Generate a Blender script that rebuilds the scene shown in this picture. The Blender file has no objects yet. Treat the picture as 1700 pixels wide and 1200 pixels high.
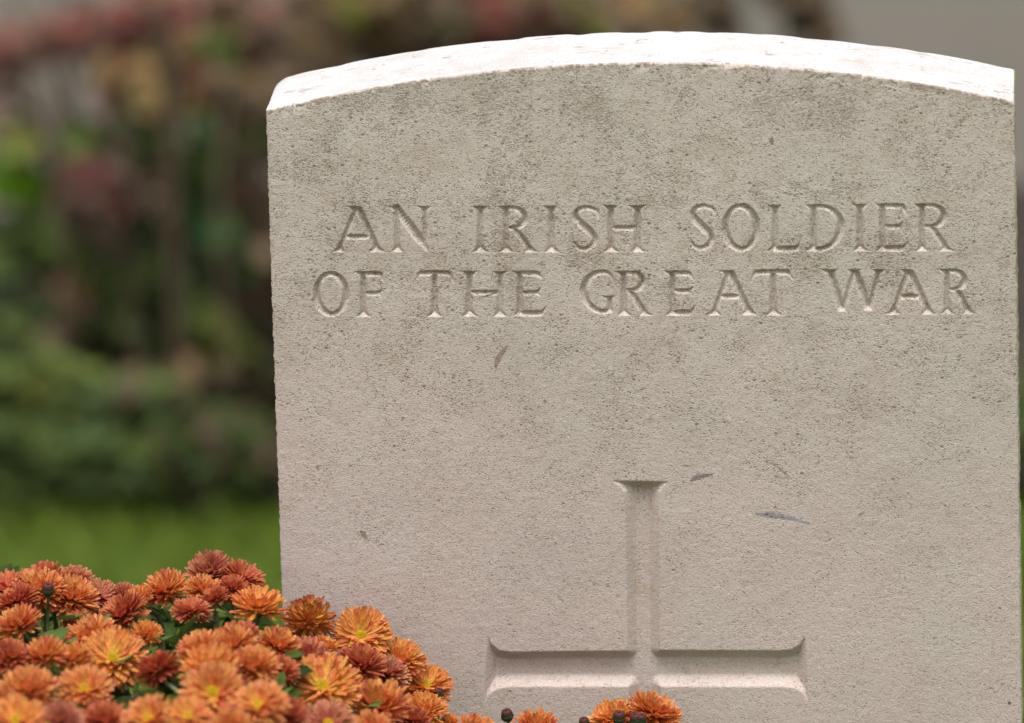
import bpy, math, random
import numpy as np
from mathutils import Vector, Matrix
random.seed(7); rng = np.random.default_rng(11)
S = bpy.context.scene; COL = S.collection
R = math.radians

# ------------------------------------------------------------ camera
CX, CD, CH, YAW, PIT, ROL, FPX = .2121, 4.5, 1.8233, -.0622, .2532, -.0263, 15086.4
FW = Vector((math.sin(YAW)*math.cos(PIT), math.cos(YAW)*math.cos(PIT), -math.sin(PIT)))
_r = Vector((math.cos(YAW), -math.sin(YAW), 0)); _u = _r.cross(FW)
RT = _r*math.cos(ROL)+_u*math.sin(ROL); UP = _u*math.cos(ROL)-_r*math.sin(ROL)
CAM = Vector((CX, -CD, CH))
cd = bpy.data.cameras.new('camera'); cam = bpy.data.objects.new('camera', cd); COL.objects.link(cam)
M4 = Matrix((RT, UP, -FW)).transposed().to_4x4(); M4.translation = CAM
cam.matrix_world = M4
cd.sensor_width = 36; cd.sensor_fit = 'HORIZONTAL'; cd.lens = FPX/1700*36
cd.clip_start = .05; cd.clip_end = 300
cd.dof.use_dof = True; cd.dof.focus_distance = (Vector((0, 0, .64))-CAM).dot(FW)
cd.dof.aperture_fstop = 5.8; cd.dof.aperture_blades = 9
S.camera = cam

def at(px, py, Y):
    """the point of the vertical plane y=Y seen at photo pixel (px,py)"""
    d = FW+RT*((px-850)/FPX)+UP*((600-py)/FPX)
    return CAM+d*((Y-CAM.y)/d.y)
def ground(px, py, z=0):
    d = FW+RT*((px-850)/FPX)+UP*((600-py)/FPX)
    return CAM+d*((z-CAM.z)/d.z)

# ------------------------------------------------------------ sky, sun, exposure
SUN_EL, SUN_AZ = 74, 176         # overcast: soft high light; azimuth from +Y (behind the stone) towards -X
w = bpy.data.worlds.new('World'); S.world = w; w.use_nodes = True
nt = w.node_tree; nt.nodes.clear()
sky = nt.nodes.new('ShaderNodeTexSky'); sky.sky_type = 'NISHITA'; sky.sun_disc = False
sky.sun_elevation = R(SUN_EL); sky.sun_rotation = R(-SUN_AZ); sky.dust_density = 6; sky.air_density = 1.2
hs = nt.nodes.new('ShaderNodeHueSaturation'); hs.inputs['Saturation'].default_value = .12   # cloud cover greys the sky
bg = nt.nodes.new('ShaderNodeBackground'); bg.inputs['Strength'].default_value = .12
wo = nt.nodes.new('ShaderNodeOutputWorld')
nt.links.new(sky.outputs[0], hs.inputs['Color']); nt.links.new(hs.outputs[0], bg.inputs[0]); nt.links.new(bg.outputs[0], wo.inputs[0])
sl = bpy.data.lights.new('sun', 'SUN'); sl.energy = 1.5; sl.angle = R(26); sl.color = (1, .975, .935)
so = bpy.data.objects.new('sun', sl); COL.objects.link(so)
sd = Vector((-math.sin(R(SUN_AZ))*math.cos(R(SUN_EL)), math.cos(R(SUN_AZ))*math.cos(R(SUN_EL)), math.sin(R(SUN_EL))))
so.rotation_euler = sd.to_track_quat('Z', 'Y').to_euler(); so.location = (0, 0, 5)
S.view_settings.view_transform = 'Standard'; S.view_settings.look = 'None'
S.view_settings.exposure = .55; S.view_settings.gamma = 1

# ------------------------------------------------------------ helpers
def mesh_np(name, V, F, mat=None, parent=None, col=None, smooth=True):
    """V (n,3), F (m,4) or (m,3) -> one linked mesh object; col (n,3) = point colours 'tint'"""
    V = np.asarray(V, np.float32); F = np.asarray(F, np.int32)
    me = bpy.data.meshes.new(name); k = F.shape[1]
    me.vertices.add(len(V)); me.vertices.foreach_set('co', V.ravel())
    me.loops.add(F.size); me.loops.foreach_set('vertex_index', F.ravel())
    me.polygons.add(len(F)); me.polygons.foreach_set('loop_start', np.arange(0, F.size, k, dtype=np.int32))
    me.polygons.foreach_set('loop_total', np.full(len(F), k, np.int32))
    me.polygons.foreach_set('use_smooth', np.full(len(F), smooth))
    if col is not None:
        c = np.ones((len(V), 4), np.float32); c[:, :3] = col
        a = me.attributes.new('tint', 'FLOAT_COLOR', 'POINT'); a.data.foreach_set('color', c.ravel())
    me.update(calc_edges=True)
    if mat: me.materials.append(mat)
    o = bpy.data.objects.new(name, me); COL.objects.link(o)
    if parent: o.parent = parent
    return o
class MB:
    """collects quads for one mesh"""
    def __init__(s): s.v = []; s.f = []; s.c = []; s.n = 0
    def add(s, V, F, c):
        V = np.asarray(V, float); s.v.append(V); s.f.append(np.asarray(F, int)+s.n); s.n += len(V)
        c = np.asarray(c, float); s.c.append(np.tile(c, (len(V), 1)) if c.ndim == 1 else c)
    def build(s, name, mat, parent=None, smooth=True):
        return mesh_np(name, np.vstack(s.v), np.vstack(s.f), mat, parent, np.vstack(s.c), smooth)
def gridf(nu, nv):
    i, j = np.meshgrid(np.arange(nu-1), np.arange(nv-1), indexing='ij')
    a = (i*nv+j).ravel(); return np.stack([a, a+1, a+nv+1, a+nv], 1)
def tube(mb, pts, rad, c, seg=7):
    pts = [Vector(p) for p in pts]; V = []
    for i, p in enumerate(pts):
        d = (pts[min(i+1, len(pts)-1)]-pts[max(i-1, 0)]).normalized()
        a = d.cross(Vector((.31, .95, .1))).normalized(); b = d.cross(a)
        r = rad[i] if hasattr(rad, '__len__') else rad
        for k in range(seg):
            t = 2*math.pi*k/seg; V.append(p+(a*math.cos(t)+b*math.sin(t))*r)
    F = [[i*seg+k, i*seg+(k+1) % seg, (i+1)*seg+(k+1) % seg, (i+1)*seg+k] for i in range(len(pts)-1) for k in range(seg)]
    mb.add(V, F, c)
def tag(o, label=None, cat=None, group=None, kind=None):
    for k, v in (('label', label), ('category', cat), ('group', group), ('kind', kind)):
        if v: o[k] = v
    return o
def empty(name, loc=(0, 0, 0)):
    o = bpy.data.objects.new(name, None); o.location = loc; o.empty_display_size = .05; COL.objects.link(o); return o
def put(o, parent):
    """parent keeping world-space mesh coordinates"""
    o.parent = parent; o.matrix_parent_inverse = Matrix.Translation(-parent.location); return o
def vnoise(x, y, sc, seed):
    x = np.asarray(x)*sc; y = np.asarray(y)*sc; xi = np.floor(x).astype(np.int64); yi = np.floor(y).astype(np.int64)
    fx = x-xi; fy = y-yi; fx = fx*fx*(3-2*fx); fy = fy*fy*(3-2*fy)
    def h(a, b):
        n = (a*374761393+b*668265263+seed*1442695041) & 0x7fffffff
        n = ((n ^ (n >> 13))*1274126177) & 0x7fffffff
        return ((n ^ (n >> 16)) & 0xffff)/65535.
    return (h(xi, yi)*(1-fx)+h(xi+1, yi)*fx)*(1-fy)+(h(xi, yi+1)*(1-fx)+h(xi+1, yi+1)*fx)*fy

# ------------------------------------------------------------ materials
def newmat(name):
    m = bpy.data.materials.new(name); m.use_nodes = True; t = m.node_tree
    return m, t, t.nodes['Principled BSDF'], t.links
def nd(t, typ, **kw):
    n = t.nodes.new(typ)
    for k, v in kw.items():
        if k in n.inputs: n.inputs[k].default_value = v
        else: setattr(n, k, v)
    return n
def noise(t, vec, scale, detail=2, rough=.5):
    n = nd(t, 'ShaderNodeTexNoise'); n.inputs['Scale'].default_value = scale; n.inputs['Detail'].default_value = detail
    n.inputs['Roughness'].default_value = rough; t.links.new(vec, n.inputs['Vector']); return n.outputs['Fac']
def ramp(t, fac, a, b, va=0., vb=1.):
    n = nd(t, 'ShaderNodeMapRange'); t.links.new(fac, n.inputs['Value'])
    n.inputs['From Min'].default_value = a; n.inputs['From Max'].default_value = b
    n.inputs['To Min'].default_value = va; n.inputs['To Max'].default_value = vb; n.interpolation_type = 'SMOOTHSTEP'
    return n.outputs['Result']
def mth(t, op, a, b):
    n = nd(t, 'ShaderNodeMath', operation=op)
    for i, v in enumerate((a, b)):
        if isinstance(v, (int, float)): n.inputs[i].default_value = v
        else: t.links.new(v, n.inputs[i])
    return n.outputs[0]
def mixc(t, fac, a, b, mode='MIX'):
    n = nd(t, 'ShaderNodeMix', data_type='RGBA', blend_type=mode)
    for i, v in ((0, fac), (6, a), (7, b)):
        if isinstance(v, (int, float)): n.inputs[i].default_value = v
        elif isinstance(v, tuple): n.inputs[i].default_value = (*v, 1)
        else: t.links.new(v, n.inputs[i])
    return n.outputs[2]
def stone_mat():
    m, t, b, L = newmat('limestone')
    tc = nd(t, 'ShaderNodeTexCoord').outputs['Object']
    mp = nd(t, 'ShaderNodeMapping'); L.new(tc, mp.inputs[0]); mp.inputs['Scale'].default_value = (.85, 1, 1.1)
    mp.inputs['Rotation'].default_value = (0, R(-14), 0); v = mp.outputs[0]
    c = mixc(t, ramp(t, noise(t, tc, 9, 3), .35, .65), (.566, .492, .452), (.528, .464, .427))
    sx = nd(t, 'ShaderNodeSeparateXYZ'); L.new(tc, sx.inputs[0])
    # the lower stone is cleaner and pinker, the upper part greyer with lichen dust
    low = ramp(t, mth(t, 'ADD', sx.outputs['Z'], mth(t, 'MULTIPLY', noise(t, tc, 14, 3), .12)), .56, .80)
    c = mixc(t, low, mixc(t, 1., c, (1.04, .985, .985), 'MULTIPLY'), c)
    upz = ramp(t, sx.outputs['Z'], .52, .72, .30, 1)
    c = mixc(t, mth(t, 'MULTIPLY', upz, ramp(t, noise(t, tc, 40, 5, .65), .46, .68, 0, .42)), c, (.41, .335, .27))
    c = mixc(t, ramp(t, noise(t, tc, 17, 4, .6), .48, .68, 0, .4), c, (.56, .52, .47))
    c = mixc(t, ramp(t, noise(t, tc, 130, 3, .6), .52, .72, 0, .4), c, (.60, .565, .52))
    c = mixc(t, ramp(t, noise(t, tc, 95, 4, .65), .58, .72, 0, .5), c, (.43, .32, .235))
    g = noise(t, v, 1350, 2, .6); c = mixc(t, ramp(t, g, .36, .64), mixc(t, 1., c, (.90, .885, .87), 'MULTIPLY'), mixc(t, 1., c, (1.08, 1.08, 1.08), 'MULTIPLY'))
    # dark pits gathered in clusters, denser towards the top; the rain-washed top face is cleaner
    sn = nd(t, 'ShaderNodeSeparateXYZ'); L.new(nd(t, 'ShaderNodeNewGeometry').outputs['True Normal'], sn.inputs[0])
    face = ramp(t, sn.outputs['Z'], .75, .95, 1, .12)
    clus = mth(t, 'ADD', mth(t, 'MULTIPLY', upz, ramp(t, noise(t, tc, 36, 6, .8), .45, .62, 0, .27)), ramp(t, sx.outputs['Z'], .56, .76, 0, .07))
    vo = nd(t, 'ShaderNodeTexVoronoi'); vo.inputs['Scale'].default_value = 900; L.new(v, vo.inputs['Vector'])
    vs = nd(t, 'ShaderNodeSeparateColor'); L.new(vo.outputs['Color'], vs.inputs[0])
    r1 = mth(t, 'MULTIPLY', ramp(t, mth(t, 'ADD', vs.outputs[0], clus), .90, 1.08), ramp(t, vo.outputs['Distance'], .15, .55, 1, 0))
    vo2 = nd(t, 'ShaderNodeTexVoronoi'); vo2.inputs['Scale'].default_value = 430; L.new(v, vo2.inputs['Vector'])
    vs2 = nd(t, 'ShaderNodeSeparateColor'); L.new(vo2.outputs['Color'], vs2.inputs[0])
    r2 = mth(t, 'MULTIPLY', ramp(t, mth(t, 'ADD', vs2.outputs[0], clus), .985, 1.08), ramp(t, vo2.outputs['Distance'], .15, .5, 1, 0))
    vo3 = nd(t, 'ShaderNodeTexVoronoi'); vo3.inputs['Scale'].default_value = 1500; L.new(v, vo3.inputs['Vector'])
    vs3 = nd(t, 'ShaderNodeSeparateColor'); L.new(vo3.outputs['Color'], vs3.inputs[0])
    p1 = mth(t, 'MULTIPLY', ramp(t, mth(t, 'ADD', vs3.outputs[0], mth(t, 'MULTIPLY', clus, 1.5)), .84, 1.05), ramp(t, vo3.outputs['Distance'], .2, .6, 1, 0))
    p0 = ramp(t, mth(t, 'ADD', noise(t, v, 780, 2, .6), clus), .74, .90, 0, .45); p1 = mth(t, 'MAXIMUM', p0, p1)
    pit = mth(t, 'MULTIPLY', mth(t, 'MAXIMUM', p1, mth(t, 'MAXIMUM', r1, r2)), face)
    c = mixc(t, mth(t, 'MULTIPLY', pit, .72), c, (.165, .110, .070))
    lt = ramp(t, noise(t, v, 800, 1), .68, .76); c = mixc(t, mth(t, 'MULTIPLY', lt, .5), c, (.78, .74, .68))
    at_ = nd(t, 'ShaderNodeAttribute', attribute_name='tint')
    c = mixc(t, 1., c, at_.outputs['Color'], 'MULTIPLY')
    L.new(c, b.inputs['Base Color']); b.inputs['Roughness'].default_value = .92; b.inputs['Specular IOR Level'].default_value = .2
    h = mth(t, 'SUBTRACT', mth(t, 'ADD', mth(t, 'MULTIPLY', g, 1.), mth(t, 'MULTIPLY', noise(t, v, 560, 2), .35)), mth(t, 'MULTIPLY', pit, .9))
    bp = nd(t, 'ShaderNodeBump'); bp.inputs['Strength'].default_value = .72; bp.inputs['Distance'].default_value = .00038
    L.new(h, bp.inputs['Height']); L.new(bp.outputs[0], b.inputs['Normal'])
    return m
def tint_mat(name, rough=.6, transl=.0, back=None, nscale=None, spec=.3):
    m, t, b, L = newmat(name)
    a = nd(t, 'ShaderNodeAttribute', attribute_name='tint').outputs['Color']; c = a
    if nscale:
        tc = nd(t, 'ShaderNodeTexCoord').outputs['Object']
        c = mixc(t, ramp(t, noise(t, tc, nscale, 3), .3, .7), mixc(t, 1., a, (.8, .8, .8), 'MULTIPLY'), mixc(t, 1., a, (1.18, 1.18, 1.18), 'MULTIPLY'))
    if back:
        g = nd(t, 'ShaderNodeNewGeometry'); c = mixc(t, g.outputs['Backfacing'], c, mixc(t, 1., c, back, 'MULTIPLY'))
    L.new(c, b.inputs['Base Color']); b.inputs['Roughness'].default_value = rough; b.inputs['Specular IOR Level'].default_value = spec
    if transl:
        tr = nd(t, 'ShaderNodeBsdfTranslucent'); L.new(c, tr.inputs[0]); mx = nd(t, 'ShaderNodeMixShader'); mx.inputs[0].default_value = transl
        L.new(b.outputs[0], mx.inputs[1]); L.new(tr.outputs[0], mx.inputs[2]); L.new(mx.outputs[0], t.nodes['Material Output'].inputs[0])
    return m
def noise_mat(name, c1, c2, scale, rough=.9, bump=.3, dist=.01):
    m, t, b, L = newmat(name); tc = nd(t, 'ShaderNodeTexCoord').outputs['Object']
    n = noise(t, tc, scale, 5, .6)
    L.new(mixc(t, ramp(t, n, .35, .65), c1, c2), b.inputs['Base Color']); b.inputs['Roughness'].default_value = rough
    bp = nd(t, 'ShaderNodeBump'); bp.inputs['Strength'].default_value = bump; bp.inputs['Distance'].default_value = dist
    L.new(n, bp.inputs['Height']); L.new(bp.outputs[0], b.inputs['Normal']); return m
STONE = stone_mat()
PETAL = tint_mat('petal', .62, .34, (1.0, .72, .70), 700)
DISC = tint_mat('flower_disc', .8, .0, None, 2500)
LEAF = tint_mat('leaf', .7, .22, (1.1, 1.15, 1.1), 120, .12)
LEAFBG = tint_mat('border_leaf', .95, .15, (1.1, 1.1, 1.0), 120, .03)
STEM = tint_mat('stem', .6, 0, None, 200)
DRY = tint_mat('dry_leaf', .75, .15, None, 60)
GRASS = tint_mat('grass_blade', .8, .3, None, None, .08)

# ------------------------------------------------------------ setting
LAWN = noise_mat('lawn_turf', (.065, .120, .012), (.095, .155, .018), 14, .95, .5, .01)
SOIL = noise_mat('bed_soil', (.045, .033, .024), (.028, .021, .015), 22, .95, 1., .03)
def sheet(name, x0, x1, y0, y1, z, mat, n=2, amp=0.):
    X, Y = np.meshgrid(np.linspace(x0, x1, n), np.linspace(y0, y1, n), indexing='ij')
    Z = z+amp*(vnoise(X+50, Y+50, 9, 3)-.5+.5*(vnoise(X+50, Y+50, 31, 4)-.5)) if amp else np.full_like(X, z)
    V = np.stack([X.ravel(), Y.ravel(), Z.ravel()], 1); F = gridf(n, n)[:, ::-1]
    return tag(mesh_np(name, V, F, mat), kind='structure')
sheet('lawn', -60, 60, -60, 60, 0, LAWN)
BEDY = 2.05
sheet('planting_bed', -4, 5, BEDY, 3.0, .022, SOIL, 120, .03)
sheet('flower_bed', -1.6, 2.0, -.55, .22, .016, SOIL, 90, .02)

# garden wall far behind the bed
WALLM, t_, b_, L_ = newmat('weathered_wall')
tc_ = nd(t_, 'ShaderNodeTexCoord').outputs['Object']
br = nd(t_, 'ShaderNodeTexBrick'); mp_ = nd(t_, 'ShaderNodeMapping'); mp_.inputs['Rotation'].default_value = (R(90), 0, 0)
L_.new(tc_, mp_.inputs[0]); L_.new(mp_.outputs[0], br.inputs['Vector'])
br.inputs['Scale'].default_value = 1; br.inputs['Brick Width'].default_value = .62; br.inputs['Row Height'].default_value = .31
br.inputs['Mortar Size'].default_value = .006
br.inputs['Color1'].default_value = (.335, .305, .262, 1); br.inputs['Color2'].default_value = (.315, .288, .248, 1); br.inputs['Mortar'].default_value = (.26, .235, .2, 1)
L_.new(mixc(t_, ramp(t_, noise(t_, tc_, 6, 5, .6), .3, .75, 0, .5), br.outputs['Color'], (.27, .25, .205)), b_.inputs['Base Color'])
b_.inputs['Roughness'].default_value = .95
def box(mb, x0, x1, y0, y1, z0, z1, c):
    V = [(x, y, z) for x in (x0, x1) for y in (y0, y1) for z in (z0, z1)]
    F = [[0, 1, 3, 2], [4, 6, 7, 5], [0, 4, 5, 1], [2, 3, 7, 6], [0, 2, 6, 4], [1, 5, 7, 3]]
    mb.add(V, F, c)
wl = empty('garden_wall', (0, 3.1, 0)); tag(wl, 'pale grey stone garden wall behind the planting bed, out of focus', 'wall')
mb = MB(); box(mb, -7, 8, 3.0, 3.25, -.05, .95, (1, 1, 1)); put(mb.build('masonry', WALLM, None, False), wl)
mb = MB(); box(mb, -7.05, 8.05, 2.955, 3.295, .952, 1.03, (1, 1, 1)); put(mb.build('coping', WALLM, None, False), wl)

# lawn grass blades behind the stone
def blades(n, x0, x1, y0, y1, z, hmin, hmax):
    x = rng.uniform(x0, x1, n); y = rng.uniform(y0, y1, n); y = np.minimum(y, 2.03+.11*vnoise(x+9, x*0+3, 14, 77)+rng.uniform(-.35, 0, n)*(y > 2.03)); h = rng.uniform(hmin, hmax, n)*(1-.35*np.clip((y-1.9)/.25, 0, 1)); a = rng.uniform(0, 6.283, n)
    lean = rng.uniform(.1, .9, n)*h; la = rng.uniform(0, 6.283, n); wd = rng.uniform(.0012, .0022, n)
    P = np.stack([x, y, np.full(n, z)], 1); side = np.stack([np.cos(a), np.sin(a), 0*a], 1)*wd[:, None]
    ld = np.stack([np.cos(la)*lean, np.sin(la)*lean, 0*a], 1); zz = np.array([0, 0, 1])[None]
    V = np.stack([P-side, P+side, P+ld*.35+zz*(h*.6)[:, None]+side*.7, P+ld*.35+zz*(h*.6)[:, None]-side*.7,
                  P+ld+zz*(h*.95)[:, None]+side*.15, P+ld+zz*(h*.95)[:, None]-side*.15], 1).reshape(-1, 3)
    b = np.arange(n)[:, None]*6
    F = np.vstack([b+np.array([[0, 1, 2, 3]]), b+np.array([[3, 2, 4, 5]])])
    k = rng.uniform(0, 1, n)[:, None]*np.ones((1, 6)); k = k.reshape(-1, 1)
    c = np.array([[.118, .185, .020]])*(1-k)+np.array([[.200, .262, .050]])*k
    return V, F, c
V, F, c = blades(46000, -1.1, 1.1, .25, 2.17, 0, .018, .042)
tag(mesh_np('grass', V, F, GRASS, None, c), 'short green lawn grass behind the headstone', 'grass', kind='stuff')

# ------------------------------------------------------------ the headstone
W, T, ZE, RISE = .1905, .076, .79, .0227
RC = (W*W+RISE*RISE)/(2*RISE)
def arch(x): return ZE+RISE-RC+np.sqrt(RC*RC-np.minimum(np.abs(x), W)**2)
def P2(px, py):
    p = at(px, py, 0); return (p.x, p.z)
PXM = .0003187                       # metres per photo pixel on the face
def P2a(pts): return np.array([P2(*p) for p in pts])
def cat(pts, n=12, closed=False):
    """Catmull-Rom through rows of numbers"""
    p = np.array(pts, float); m = len(p)
    if closed: q = np.vstack([p[-1:], p, p[:2]])
    else: q = np.vstack([2*p[:1]-p[1:2], p, 2*p[-1:]-p[-2:-1]])
    out = []
    for i in range(m if closed else m-1):
        a, b, c_, d = q[i:i+4]
        for k in range(n):
            t = k/n; out.append(.5*((2*b)+(c_-a)*t+(2*a-5*b+4*c_-d)*t*t+(3*b-3*c_+d-a)*t**3))
    if not closed: out.append(p[-1])
    return np.array(out)
# pieces in photo pixels: ('p', polygon) or ('r', rows of x,y,width)
def stem(x1, y1, x2, y2, wd, top=None, bot=None, fl=14):
    """a cut stroke whose ends flare into serifs; top/bot = (xl, xr)"""
    A = []; B = []
    n = 40
    for i in range(n+1):
        t = i/n; y = y1+(y2-y1)*t; xc = x1+(x2-x1)*t; l = r = wd*.57
        for s, d in ((top, y-y1), (bot, y2-y)):
            if s and d < fl:
                k = (1-d/fl)**2.6; xe = x1 if s is top else x2
                l = l+((xe-s[0])-l)*k if xe-s[0] > l else l; r = r+((s[1]-xe)-r)*k if s[1]-xe > r else r
        A.append((xc-l, y)); B.append((xc+r, y))
    return ('p', A+B[::-1])
def rib(rows, n=10): return ('r', cat(rows, n))
def bowl(xs, yt, xr, yb, w0=6.5, w1=11):
    """right-hand bowl springing from a stem at xs"""
    ym = (yt+yb)/2; h = (yb-yt)/2; pts = []
    xc = xr-w1/2-h*.98
    pts.append((xs, yt+w0/2, w0)); pts.append((xc, yt+w0/2, w0))
    for k in range(1, 12):
        a = -math.pi/2+math.pi*k/12; pts.append((xc+(xr-w1/2-xc)*math.cos(a), ym+(h-w0/2)*math.sin(a), w0+(w1-w0)*math.cos(a)**1.5))
    pts.append((xc, yb-w0/2, w0)); pts.append((xs, yb-w0/2, w0-1))
    return ('r', cat(pts, 5))
def ring(xc, yc, rx, ry, ws, wt, tilt=0):
    pts = []
    for k in range(40):
        a = 2*math.pi*k/40; wd = wt+(ws-wt)*abs(math.cos(a-tilt))**1.4
        pts.append((xc+(rx-wd/2)*math.cos(a), yc+(ry-wd/2)*math.sin(a), wd))
    return ('r', cat(pts, 4, True))
def gI(x, yt, yb, t, b, wd=11.5): return [stem(x, yt, x, yb, wd, t, b)]
def gR(x, yt, yb, tl, bl, br_, xr, ybw, lx, ly, ex, sl, sr):
    return [stem(x, yt, x, yb, 11, (tl, x+5), (bl, br_)), bowl(x, yt, xr, ybw),
            stem(lx, ly, ex, yb, 12, None, (sl, sr), 11)]
def gE(x, yt, yb, tl, bl, xt, tt, ym, xm, mu, md, xb, bt):
    g = [stem(x, yt, x, yb, 11, (tl, x+5), (bl, x+5)),
         rib([(x, yt+4, 8), (xt-9, yt+4, 8), (xt-2, yt+6, 6.5), (tt[0], tt[1], 1)]),
         rib([(x, ym, 7), (xm-8, ym, 7), (xm-1, (ym+mu)/2+.5, 4.5), (xm+.5, mu, .8)])]
    if md: g.append(rib([(xm-9, ym, 5), (xm-2, ym+2, 4), (xm+1, md, .6)]))
    if xb: g.append(rib([(x, yb-5, 9), (xb-9, yb-5, 9), (xb-2, yb-7, 6), (bt[0], bt[1], .8)]))
    return g
def gA(xa, yt, yb, tl, xl, sl, xr, sr, yc, c0, c1):
    return [stem(xa, yt, xl, yb, 9.5, (tl, xa+3), sl), stem(xa+1, yt+1, xr, yb, 13, None, sr), rib([(c0, yc, 8), (c1, yc, 8)])]
def gH(x1, x2, yt, yb, t1, b1, t2, b2, ym): return [stem(x1, yt, x1, yb, 11.5, t1, b1), stem(x2, yt, x2, yb, 11.5, t2, b2), rib([(x1, ym, 8), (x2, ym, 8)])]
def gS(x0, x1, y0, y1):
    P_ = [(.99, .29, 1), (.95, .11, 5), (.78, .035, 6), (.50, .0, 7), (.24, .05, 8), (.12, .16, 9.5), (.17, .29, 11), (.36, .42, 12), (.58, .54, 12.5), (.77, .67, 11.5), (.82, .81, 10), (.70, .93, 8), (.46, 1., 7), (.22, .97, 6.5), (.07, .88, 5), (.0, .76, 1.5)]
    return [('r', cat([(x0+(x1-x0)*a, y0+4+(y1-y0-8)*b, k) for a, b, k in P_], 8)), rib([(x0+2, y1-7, 4), (x0+.5, y1+2, .8)])]
G = []
G.append(('A', gA(593, 342, 418.5, 571, 562, (550, 575), 627, (611, 641), 393, 577, 611)))
G.append(('N', [stem(659.5, 342, 659.5, 418, 9.5, (643, 664), (649, 673)), stem(705, 342, 705, 405, 8.5, (689, 718)), ('r', cat([(659, 346, 12), (690, 388, 14), (704, 406, 10), (709, 416, 3)], 10))]))
G.append(('I', gI(797.3, 342, 419, (781, 813), (783, 814))))
G.append(('R', gR(839.6, 342, 419, 825, 827, 855, 876, 382, 853, 378, 884, 868, 897)))
G.append(('I', gI(915.4, 341.5, 419, (899, 928.5), (901, 931))))
G.append(('S', gS(951, 994, 340.5, 417.5)))
G.append(('H', gH(1014, 1058.4, 341, 418.5, (1000, 1028), (1000, 1030), (1041.5, 1073), (1044, 1074), 378.5)))
G.append(('S', gS(1146, 1188, 338, 416)))
G.append(('O', [ring(1230, 377.8, 31.5, 39.5, 12, 7.5, -.25)]))
G.append(('L', [stem(1286.7, 340, 1286.7, 417.5, 11.5, (1272.5, 1299), (1271, 1292)), rib([(1286.7, 413, 9), (1316, 413, 9), (1323, 411, 6), (1329.5, 400, .8)])]))
G.append(('D', [stem(1350.5, 339.5, 1350.5, 417, 11, (1334.7, 1356), (1334.7, 1356)),
    ('r', cat([(1350, 343, 7), (1366, 343, 7), (1384, 350, 9), (1395, 368, 12), (1393, 388, 11.5), (1381, 406, 9), (1364, 413.5, 8), (1350, 413.5, 7.5)], 10))]))
G.append(('I', gI(1427.5, 338.5, 417, (1413, 1442), (1415, 1443))))
G.append(('E', gE(1465.4, 338, 417, 1451.5, 1453, 1502, (1506, 358), 376, 1498, 366, 390, 1502, (1507.5, 400))))
G.append(('R', gR(1530.6, 338, 417, 1514.7, 1520, 1543, 1571.5, 379, 1547, 376, 1574, 1557, 1587.5)))
G.append(('O', [ring(550, 488, 29.5, 37.5, 11.5, 7.5, -.25)]))
G.append(('F', gE(603, 450.5, 526, 583.4, 590.5, 634, (638, 470), 487, 633, 478, 499, None, None)[:4]+[stem(603, 500, 603, 526, 11, None, (590, 617))]))
G.append(('T', [stem(721.5, 453, 721.5, 525.5, 11.5, None, (708, 737)), rib([(690, 467, .8), (696, 456, 5), (703, 453.5, 8), (740, 453.5, 8), (747, 457, 5.5), (753.5, 470, .8)])]))
G.append(('H', gH(779, 829.8, 450, 525.5, (763.4, 794.5), (765.5, 797), (814, 844), (817, 846), 485.5)))
G.append(('E', gE(863, 450, 525, 849, 852, 896, (900, 463), 486, 896, 476, 492, 902, (907.5, 507))))
G.append(('G', [('r', cat([(1018, 470, 1), (1013, 456, 5.5), (997, 452, 7.5), (978, 461, 10), (969, 483, 12), (977, 505, 10.5), (997, 517, 8), (1013, 515, 8)], 10)), stem(1012, 491, 1012, 519, 10, (993, 1023), None, 9)]))
G.append(('R', gR(1035.4, 450, 524, 1017, 1025, 1051.5, 1072, 485, 1046, 482, 1073, 1061, 1087)))
G.append(('E', gE(1116.6, 449.5, 524, 1100, 1103, 1147, (1152.5, 466), 483, 1149, 475, 493, 1150, (1155.5, 505))))
G.append(('A', gA(1210.5, 448.5, 523, 1190.4, 1184, (1169, 1199), 1245, (1231, 1258), 492, 1199, 1229)))
G.append(('T', [stem(1283.5, 451, 1283.5, 523.5, 11.5, None, (1270, 1302)), rib([(1245, 470, .8), (1253, 455, 5.5), (1261, 452, 8), (1303, 452, 8), (1310, 455, 5.5), (1318, 467, .8)])]))
G.append(('W', [stem(1377, 447, 1398, 517, 13, (1361, 1391)), stem(1419, 447, 1399, 516, 9, (1404.5, 1434)), stem(1420, 448, 1442, 516, 13), stem(1460, 447, 1442.5, 515, 9, (1446, 1474))]))
G.append(('A', gA(1508.5, 447, 522, 1491.5, 1482, (1465, 1496), 1543, (1528, 1555), 492.5, 1497, 1527)))
G.append(('R', gR(1572.5, 446.5, 521.5, 1556.8, 1560, 1586, 1606, 484, 1588, 480, 1609, 1597, 1623.5)))

def seg_dist(PX, PZ, poly):
    """distance to a closed outline and inside test"""
    d2 = np.full(PX.shape, 1e9); ins = np.zeros(PX.shape, bool); n = len(poly)
    for i in range(n):
        ax, az = poly[i]; bx, bz = poly[(i+1) % n]; vx, vz = bx-ax, bz-az; L2 = vx*vx+vz*vz
        if L2 < 1e-14: continue
        t = np.clip(((PX-ax)*vx+(PZ-az)*vz)/L2, 0, 1); dx = PX-ax-t*vx; dz = PZ-az-t*vz
        np.minimum(d2, dx*dx+dz*dz, out=d2)
        if az != bz:
            c_ = ((az > PZ) != (bz > PZ)) & (PX < vx*(PZ-az)/vz+ax); ins ^= c_
    return np.sqrt(d2), ins

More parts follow.
